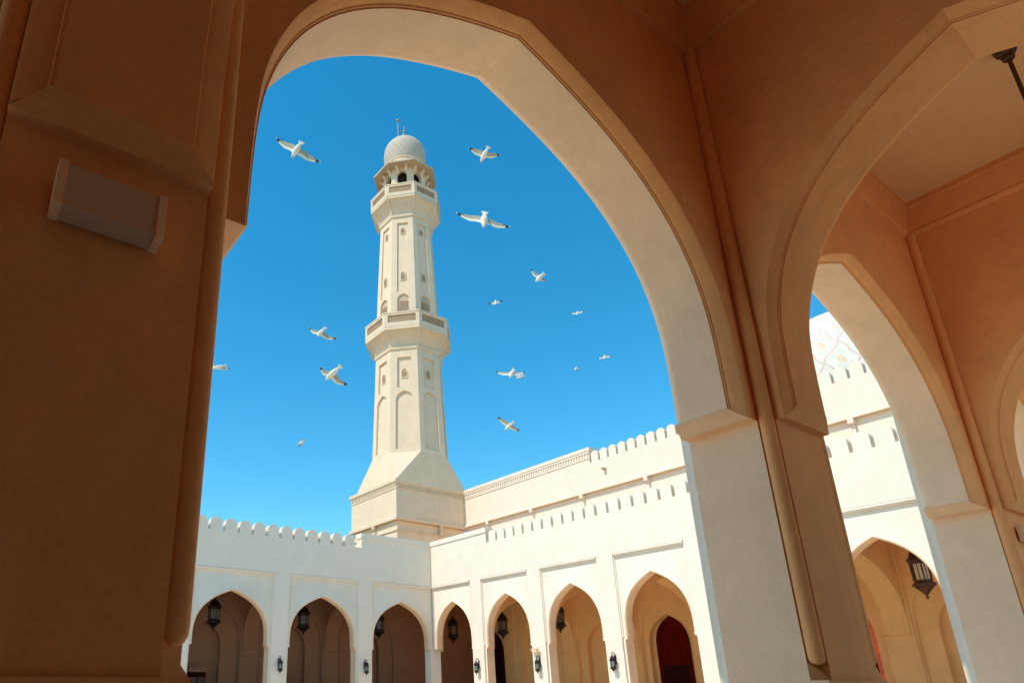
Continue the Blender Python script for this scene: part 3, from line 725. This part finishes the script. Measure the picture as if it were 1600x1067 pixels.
mb = MB(Gm); mb.loft([octring(2.75, 24.6), octring(2.75, 24.72)]); mb.build('balcony_floor', TOWER, mina)
mb = MB(Gm); mb.loft([octring(2.4, 35.8), octring(2.4, 35.95)]); mb.build('balcony_floor', TOWER, mina)
AL = 1.62
for i in range(8):
    T = faceT(i, af=AL); mb = MB(T)
    arch_hole(mb, -W8, W8, 35.9, 39.3, .46, 36.2, 38.45, 39.02, 0, .30, back=False)
    mb.build('lantern_wall', TOWER, mina)
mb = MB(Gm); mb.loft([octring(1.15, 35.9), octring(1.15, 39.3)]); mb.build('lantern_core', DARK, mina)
for i in range(16):
    ph = R_(22.5 * i + 11.25); mb = MB(Gm); c_, s_ = math.cos(ph), math.sin(ph); t = (-s_, c_); wd = .11; rw = 1.64
    pr = [(rw - .1, 38.75), (rw + .06, 38.8), (rw + .1, 38.95), (rw + .32, 39.1), (rw + .36, 39.24), (rw - .1, 39.24)]
    A = [mb.pt(r * c_ + t[0] * wd, r * s_ + t[1] * wd, z) for r, z in pr]; Bq = [mb.pt(r * c_ - t[0] * wd, r * s_ - t[1] * wd, z) for r, z in pr]
    mb.face(A); mb.face(Bq[::-1])
    for j in range(6): mb.face((A[j], A[(j + 1) % 6], Bq[(j + 1) % 6], Bq[j]))
    mb.build('eave_bracket', TOWER, mina)
octband('eave', [(1.55, 39.26), (2.02, 39.26), (2.30, 39.2), (2.36, 39.2), (2.36, 39.33), (1.7, 39.8), (1.55, 39.8)], TOWERD)
mb = MB(Gm); mb.lathe([(1.62, 39.6), (1.62, 40.25), (1.68, 40.3), (1.68, 40.36), (1.55, 40.42), (1.5, 40.52)], 0, 0, 40); mb.build('dome_drum', TOWER, mina)
dprof = [(1.50, 40.6), (1.60, 40.95), (1.66, 41.4), (1.68, 41.9), (1.64, 42.4), (1.50, 42.8), (1.28, 43.15), (.98, 43.42), (.6, 43.66), (.25, 43.79), (.07, 43.86)]
dl = Gm(0, 0, 41.9)
dprof = [(r, 40.5 + (z - 40.6) * .88) for r, z in dprof]
mb = MB(Gm); mb.lathe(dprof, 0, 0, 48, cap=True)
dm = mb.build('dome', dome_mat('carved_dome', (0.54, 0.46, 0.36), (0.43, 0.35, 0.26), 24, -.75 * K, .34 * K, .24), mina, loc=(0, 0, 0) if False else None, angle=60)
# object-space pattern is centred on the dome axis
off = Vector((dl[0], dl[1], dl[2]))
for v_ in dm.data.vertices: v_.co -= off
dm.matrix_parent_inverse = Matrix.Identity(4); dm.location = off - Vector(mina.location)
mb = MB(Gm); mb.lathe([(.07, 43.3), (.16, 43.42), (.17, 43.54), (.06, 43.66), (.06, 43.78), (.18, 43.88), (.18, 43.98), (.06, 44.08), (.05, 44.2), (.12, 44.29), (.12, 44.36), (.04, 44.46), (.015, 44.95)], 0, 0, 12); mb.build('finial', PEWTER, mina)
mb = MB(Gm); mb.lathe([(.045, 42.7), (.04, 45.35), (.035, 45.4), (.13, 45.44), (.14, 45.56), (.05, 45.66)], -.42, .26, 10); mb.build('lightning_rod', PEWTER, mina)

# ------------------------------------------------------------------ prayer hall dome, far right
rr = RT * ((1352 - PPX) / FPX) + DN * ((650 - PPY) / FPX) + FW
dc = Vector((CX, CY, CZ)) + rr * 55
hall = thing('mosque_dome', (dc.x, dc.y, 0), 'large white dome painted with pink lattice, seen through the right arch', 'dome')
DRD = 9.0
mb = MB(); mb.lathe([(DRD * 1.0, 0), (DRD * 1.0, dc.z - 2.6), (DRD * 1.04, dc.z - 2.5), (DRD * 1.04, dc.z - 2.1), (DRD * .97, dc.z - 2.0)], dc.x, dc.y, 64); mb.build('drum', CREAM, hall)
prof = []
for i in range(25):
    a = R_(-14 + 104 * i / 24); prof.append((max(DRD * math.cos(a), .05), dc.z + DRD * 1.02 * math.sin(a)))
mb = MB(); mb.lathe(prof, dc.x, dc.y, 96)
hd = mb.build('dome_shell', dome_mat('painted_dome', (0.70, 0.65, 0.55), (0.60, 0.45, 0.35), 24, 1.9, 1.7, .10, blobs=True), hall, angle=60)
for v_ in hd.data.vertices: v_.co -= dc
hd.matrix_parent_inverse = Matrix.Identity(4); hd.location = dc - Vector(hall.location)
mb = MB(); mb.lathe([(.5, dc.z + DRD * 1.0), (.5, dc.z + DRD * 1.02 + .3), (.15, dc.z + DRD + .6), (.35, dc.z + DRD + 1.0), (.1, dc.z + DRD + 1.4), (.05, dc.z + DRD + 2.4)], dc.x, dc.y, 16); mb.build('finial', BRASS, hall)

# ------------------------------------------------------------------ lanterns
def lantern_parts(root, s, glass, metal, hang=None, bracket=None, fat=1.0):
    """root at the lantern's lower tip; local z up, total height 1.0*s"""
    def hexring(r, z, n=6, rot=R_(30)): r = r * fat; return [(r * math.cos(rot + 2 * math.pi * i / n) * s, r * math.sin(rot + 2 * math.pi * i / n) * s, z * s) for i in range(n)]
    def add(mb, nm, mt): 
        o = mb.build(nm, mt, root); o.matrix_parent_inverse = Matrix.Identity(4); return o
    mb = MB(); mb.loft([hexring(r, z) for r, z in [(.010, 0), (.028, .03), (.012, .055), (.03, .08), (.09, .15), (.16, .22), (.185, .235), (.19, .27), (.155, .28), (.14, .31), (.145, .33)]]); add(mb, 'base_cone', metal)
    mb = MB(); mb.loft([hexring(.118, .33), hexring(.118, .62)]); add(mb, 'glass_pane', glass)
    mb = MB()
    for i in range(6):
        a = R_(30) + 2 * math.pi * i / 6; x, y = .135 * fat * math.cos(a) * s, .135 * fat * math.sin(a) * s
        mb.tube([(x, y, .32 * s), (x, y, .64 * s)], .013 * s, 6)
        a2 = a + R_(30); x2, y2 = .113 * fat * math.cos(a2) * s, .113 * fat * math.sin(a2) * s; mb.tube([(x2, y2, .32 * s), (x2, y2, .63 * s)], .006 * s, 5)
    add(mb, 'cage_bars', metal)
    mb = MB(); mb.loft([hexring(r, z) for r, z in [(.145, .62), (.16, .635), (.165, .69), (.185, .70), (.18, .725), (.135, .75), (.13, .80), (.09, .86), (.055, .90), (.03, .92), (.04, .945), (.02, .965), (.012, 1.0)]]); add(mb, 'cap', metal)
    if hang:
        mb = MB(); z = s * .99; L = hang
        mb.tube([(0, 0, z), (0, 0, z + L)], .014, 8)
        n_ = max(2, int(L / .12))
        for i in range(n_): mb.lathe([(.010, z + L * (i + .3) / n_), (.024, z + L * (i + .5) / n_), (.010, z + L * (i + .7) / n_)], 0, 0, 8)
        add(mb, 'chain', metal)
        mb = MB(); mb.lathe([(.02, z + L - .12), (.05, z + L - .1), (.10, z + L - .03), (.11, z + L)], 0, 0, 14); add(mb, 'ceiling_rose', metal)
    if bracket:
        mb = MB(); b = bracket
        mb.tube([(0, 0, s * .98), (0, 0, s * 1.05), (0, b * .35, s * 1.10), (0, b * .8, s * 1.02), (0, b, s * .85)], .016 * s / .7, 8)
        mb.box(-.05, .05, b - .015, b, s * .45, s * .95); mb.tube([(0, .10 * s, s * .3), (0, b, s * .5)], .012, 6)
        add(mb, 'wall_bracket', metal)
g = 'hanging lanterns in the arcades'
h0 = thing('hanging_lantern', (-12.25, 2.1, 4.14), 'black hanging lantern high in the leftmost arch of the shaded arcade', 'lantern', g)
lantern_parts(h0, 1.66, GLASSD, BRONZE, hang=ZC - 4.14 - 1.60, fat=1.2)
for (x, y, z), lab in (((-7.2, 2.1, 4.10), 'black hanging lantern in the second arch from the left of the shaded arcade'),
                       ((-2.3, 2.1, 4.05), 'black hanging lantern at the left edge of the shaded arch next to the corner'),
                       ((3.28, 2.1, 3.98), 'black hanging lantern in the dark arch just right of the corner'),
                       ((3.83, -1.72, 4.02), 'black hanging lantern at the left edge of the second sunlit arch'),
                       ((3.83, -6.03, 4.12), 'black hanging lantern mostly hidden by the left jamb of the third sunlit arch')):
    copy_tree(h0, (x, y, z), label=lab)
h7 = thing('hanging_lantern', (3.83, -22.18, 4.30), 'brown hanging lantern with glowing cream glass in the arch at the far right', 'lantern', g)
lantern_parts(h7, 1.9, GLASSL, BROWNM, hang=ZC - 4.30 - 1.88, fat=1.0)
# lantern of the near gallery: its rose and rod enter the picture at the top right
hn = thing('hanging_lantern', (-16.92, -30.38, 5.05), 'dark ceiling rose and thin rod of a lantern hung in the near gallery, top right', 'lantern', g)
lantern_parts(hn, .5, GLASSL, BROWNM)
def add_local(mb, nm, mt, r): o = mb.build(nm, mt, r); o.matrix_parent_inverse = Matrix.Identity(4); return o
mb = MB(); mb.tube([(0, 0, .48), (0, 0, ZC - 5.05)], .017, 10); add_local(mb, 'rod', BROWNM, hn)
mb = MB(); z = ZC - 5.05; mb.lathe([(.03, z - .16), (.045, z - .15), (.05, z - .10), (.075, z - .08), (.088, z - .03), (.088, z)], 0, 0, 8); add_local(mb, 'ceiling_rose', BROWNM, hn)
g = 'small wall lanterns on the pilasters'
w0 = thing('wall_lantern', (-9.57, -.20, 2.08), 'small black wall lantern on the shaded pilaster between the two leftmost arches', 'lantern', g)
lantern_parts(w0, .74, GLASSB, BRONZE, bracket=.20)
w0.scale = (1, 1, 1)
copy_tree(w0, (-4.60, -.20, 2.02), label='small black wall lantern on the shaded pilaster nearest the corner')
for y, lab in ((-3.80, 'small black wall lantern on the sunlit pilaster nearest the corner'), (-8.03, 'black wall lantern on a sunlit pilaster below the cream security camera'), (-12.25, 'black wall lantern on the sunlit pilaster beside the arch with the red door')):
    copy_tree(w0, (-.20, y, 2.04), rot=(0, 0, R_(-90)), label=lab)
# security camera
sc_ = thing('security_camera', (-.05, -8.05, 2.98), 'small cream security camera on a wall mount above a black wall lantern', 'camera')
mb = MB(); mb.box(-.30, .0, -.035, .25, -.02, .08) if False else None
mb = MB(); mb.loft([[(-.10, -.07, .06), (-.10, .09, .06), (-.10, .09, .19), (-.10, -.07, .19)], [(-.14, .30, .03), (-.03, .32, .03), (-.03, .32, .12), (-.14, .30, .12)]]) if False else None
mb = MB(); mb.box(-.20, -.07, -.05, .30, .06, .17); mb.box(-.215, -.055, -.06, .36, .17, .185); add_local(mb, 'housing', GBEAK if False else SAND, sc_)
mb = MB(); mb.tube([(-.135, .0, .06), (-.135, .0, -.02), (-.06, .0, -.06), (.05, .0, -.06)], .03, 8); mb.box(.03, .05, -.07, .07, -.14, .03); add_local(mb, 'mount', SAND, sc_)
mb = MB(); mb.box(-.17, -.10, .30, .305, .08, .15); add_local(mb, 'lens', DARK, sc_)

# wall washers on the near piers
def washer(loc, label):
    r = thing('wall_light', loc, label, 'wall light', 'box lights on the gallery piers')
    W, H, Dp = .172, .082, .10
    mb = MB(); mb.box(-W + .028, W - .028, -Dp + .008, 0, -H + .006, H - .004); mb.m = 0; mb.poly([(-W + .028, -Dp + .008, -H + .03), (W - .028, -Dp + .008, -H + .03), (W - .028, 0, -H + .03), (-W + .028, 0, -H + .03)]); add_local(mb, 'light_body', [FIXT, DARK], r)
    for s_ in (-1, 1):
        mb = MB(); x0, x1 = (W - .028, W) if s_ > 0 else (-W, -W + .028)
        mb.box(x0, x1, -Dp, 0, -H, H); add_local(mb, 'end_plate', SAND, r)
    return r
washer((-24.12, YN - .105, 3.085), 'pale box-shaped wall light on the dark pier at the left')
washer((-14.74, YN - .105, 3.085), 'box-shaped wall light cut by the right edge of the picture')

# ------------------------------------------------------------------ seagulls
def gull(c, head, tail, ta, tb, dist, label, arc=.19, tipdepth=.12, tip_dark=.80):
    s = dist / FPX
    K_ = Vector((CX, CY, CZ)) + (RT * ((c[0] - PPX) / FPX) + DN * ((c[1] - PPY) / FPX) + FW) * dist
    def V(p, dz=0.0): return RT * ((p[0] - c[0]) * s) + DN * ((p[1] - c[1]) * s) + FW * dz
    span = math.hypot(ta[0] - tb[0], ta[1] - tb[1]) * s; B = 1.28
    bl = .50
    pr = math.hypot(head[0] - tail[0], head[1] - tail[1]) * s; dz = math.sqrt(max(bl * bl - pr * pr, 0)) if pr < bl else 0
    H = V(head, -dz * .5); Tl_ = V(tail, dz * .5)
    ax = (H - Tl_).normalized()
    mb = MB()
    # body sections along the axis
    sec = [(-.06, .012, 2), (0.0, .014, 0), (.05, .030, 0), (.11, .040, 0), (.20, .056, 0), (.38, .078, 0), (.55, .082, 0), (.70, .066, 0), (.80, .046, 0), (.875, .045, 0), (.93, .036, 0), (.97, .018, 0), (1.0, .013, 3), (1.09, .004, 3)]
    up = FW - ax * FW.dot(ax); up.normalize(); sd_ = ax.cross(up)
    L = (H - Tl_).length; sc2 = max(L / .50, .8)
    rings = []
    for t, r, mi in sec:
        p = Tl_ + (H - Tl_) * t; r *= sc2
        rings.append([tuple(p + sd_ * r * math.cos(2 * math.pi * k / 12) + up * r * .9 * math.sin(2 * math.pi * k / 12)) for k in range(12)])
    ids = [[mb.pt(*p) for p in r] for r in rings]
    for j in range(len(sec) - 1):
        mb.m = 3 if sec[j + 1][2] == 3 and sec[j][0] > .9 else 0
        for k in range(12): mb.face((ids[j][k], ids[j][(k + 1) % 12], ids[j + 1][(k + 1) % 12], ids[j + 1][k]))
    mb.m = 0; mb.face(ids[0][::-1]); mb.m = 3; mb.face(ids[-1])
    # fan tail
    mb.m = 0; tr = Tl_ + (H - Tl_) * .10; tw = .085 * sc2; tl = .13 * sc2
    fan = []
    for q in (-1, -.5, 0, .5, 1): fan.append(Tl_ - ax * (tl * .55 * (1 - .12 * abs(q))) + sd_ * tw * q)
    root_ = [tr + sd_ * .03, tr - sd_ * .03]
    lo = [mb.pt(*(p + up * .004)) for p in fan + root_]; hi = [mb.pt(*(p - up * .006)) for p in fan + root_]
    mb.face(lo); mb.face(hi[::-1])
    for j in range(7): mb.face((lo[j], lo[(j + 1) % 7], hi[(j + 1) % 7], hi[j]))
    # wings
    LE = [(0, .115, -.10), (.12, .12, -.095), (.25, .135, -.085), (.38, .15, -.07), (.48, .15, -.06), (.60, .11, -.065), (.72, .06, -.085), (.82, .012, -.10), (.90, -.035, -.112), (.96, -.078, -.125), (1.0, -.12, -.14)]
    for tp in (ta, tb):
        rt = Tl_ + (H - Tl_) * .60; tip = V(tp, tipdepth * .5)
        wv = tip - rt; wl = wv.length; wn = wv / wl
        ck = (wl / .62) ** .5 if wl > .3 else .7
        chord = (ax - wn * ax.dot(wn) * .55).normalized(); nrm = wn.cross(chord).normalized()
        if nrm.dot(FW) < 0: nrm = -nrm
        sects = []
        for t, le, te in LE:
            base = rt + wv * t - chord * (arc * wl * math.sin(math.pi * min(t, 1) ** .75)) + nrm * (.05 * wl * math.sin(math.pi * t)) 
            th = .016 * (1 - t * .8) * ck + .003
            a = base + chord * le * ck; b = base + chord * te * ck; mth = a * .65 + b * .35
            sects.append([tuple(a), tuple(mth - nrm * th * .6), tuple(b * .8 + a * .2 - nrm * th * .2), tuple(b), tuple(b * .8 + a * .2 + nrm * th * .4), tuple(mth + nrm * th)])
        ids = [[mb.pt(*p) for p in r] for r in sects]
        for j in range(len(LE) - 1):
            t = LE[j][0]
            base_m = 2 if t >= tip_dark and t < .955 else (0 if t >= .955 else 1)
            for k in range(6):
                mb.m = base_m
                if base_m == 1 and k in (0, 5): mb.m = 0
                if base_m == 1 and t > .55 and k == 2: mb.m = 2 if t > .68 else 1
                mb.face((ids[j][k], ids[j][(k + 1) % 6], ids[j + 1][(k + 1) % 6], ids[j + 1][k]))
        mb.m = 0; mb.face(ids[-1]); mb.face(ids[0][::-1])
    o = mb.build('seagull', [GWHITE, GGREY, GBLACK, GBEAK], None, angle=50)
    o.location = K_
    return tag(o, label, 'seagull', 'seagulls flying over the courtyard')
f_ = FPX * 1.3
gull((464, 236), (457, 248), (469, 222), (427, 219), (497, 257), 16.90, 'large seagull gliding at the upper left, between the arch edge and the minaret top')
gull((756, 241), (751, 253), (762, 232), (731, 234), (781, 246), 23.78, 'seagull flying upper right of the minaret dome, above the widest-winged gull')
gull((756, 344), (754, 358), (759, 330), (712, 336), (798, 358), 14.69, 'largest seagull with wide spread wings, right of the upper balcony')
gull((842, 432), (836, 441), (850, 427), (827, 421), (854, 440), 23.11, 'small white seagull with short foreshortened wings, right of the minaret in mid sky')
gull((774.5, 473), (774, 477), (775, 469), (761, 475), (788, 469.5), 45.06, 'tiny dark-winged seagull below and left of the small white gull', tip_dark=.4)
gull((902.5, 489), (900.5, 492.5), (904, 486), (890, 490), (914.5, 485.5), 50.06, 'tiny seagull with level wings nearest the inner edge of the big arch', tip_dark=.7)
gull((945, 557.5), (943.5, 561), (946, 554.5), (933, 560.5), (958, 556), 50.06, 'tiny seagull lowest at the right, near the arch jamb', tip_dark=.7)
gull((899.5, 577), (897, 578.5), (903, 573.5), (902, 572.5), (903.5, 580.5), 44.00, 'smallest seagull seen side on, a mere dot left of the arch jamb', tip_dark=.6)
gull((799, 580), (795, 590), (804, 577), (773, 582), (823, 582.5), 22.59, 'seagull with arched wings right of the lower balcony, another gull close under it', arc=.14)
gull((812, 589), (807, 591), (818, 587), (806, 588.5), (816, 591), 46.00, 'tiny white seagull tucked just below the arched-wing gull')
gull((794, 664), (789, 671), (801, 660), (775, 654), (810.5, 675.5), 32.26, 'seagull diving low above the roof, below the arched-wing gull')
gull((503, 519), (496, 526), (507, 512), (481, 514), (525, 532), 25.99, 'seagull left of the lower balcony, the higher of the two there', arc=.05)
gull((517, 583), (509, 593), (530, 574), (497, 577), (540, 605), 22.53, 'seagull left of the minaret with its dark-tipped wing hanging down', arc=.05)
gull((340, 573.5), (333, 576), (350, 571), (328, 570), (357, 579), 25.99, 'seagull half hidden by the left pier of the big arch')
gull((468, 691), (465.5, 695), (475, 689), (470, 684.5), (465.5, 700), 52.00, 'small seagull banking steeply, lowest of all at the left')
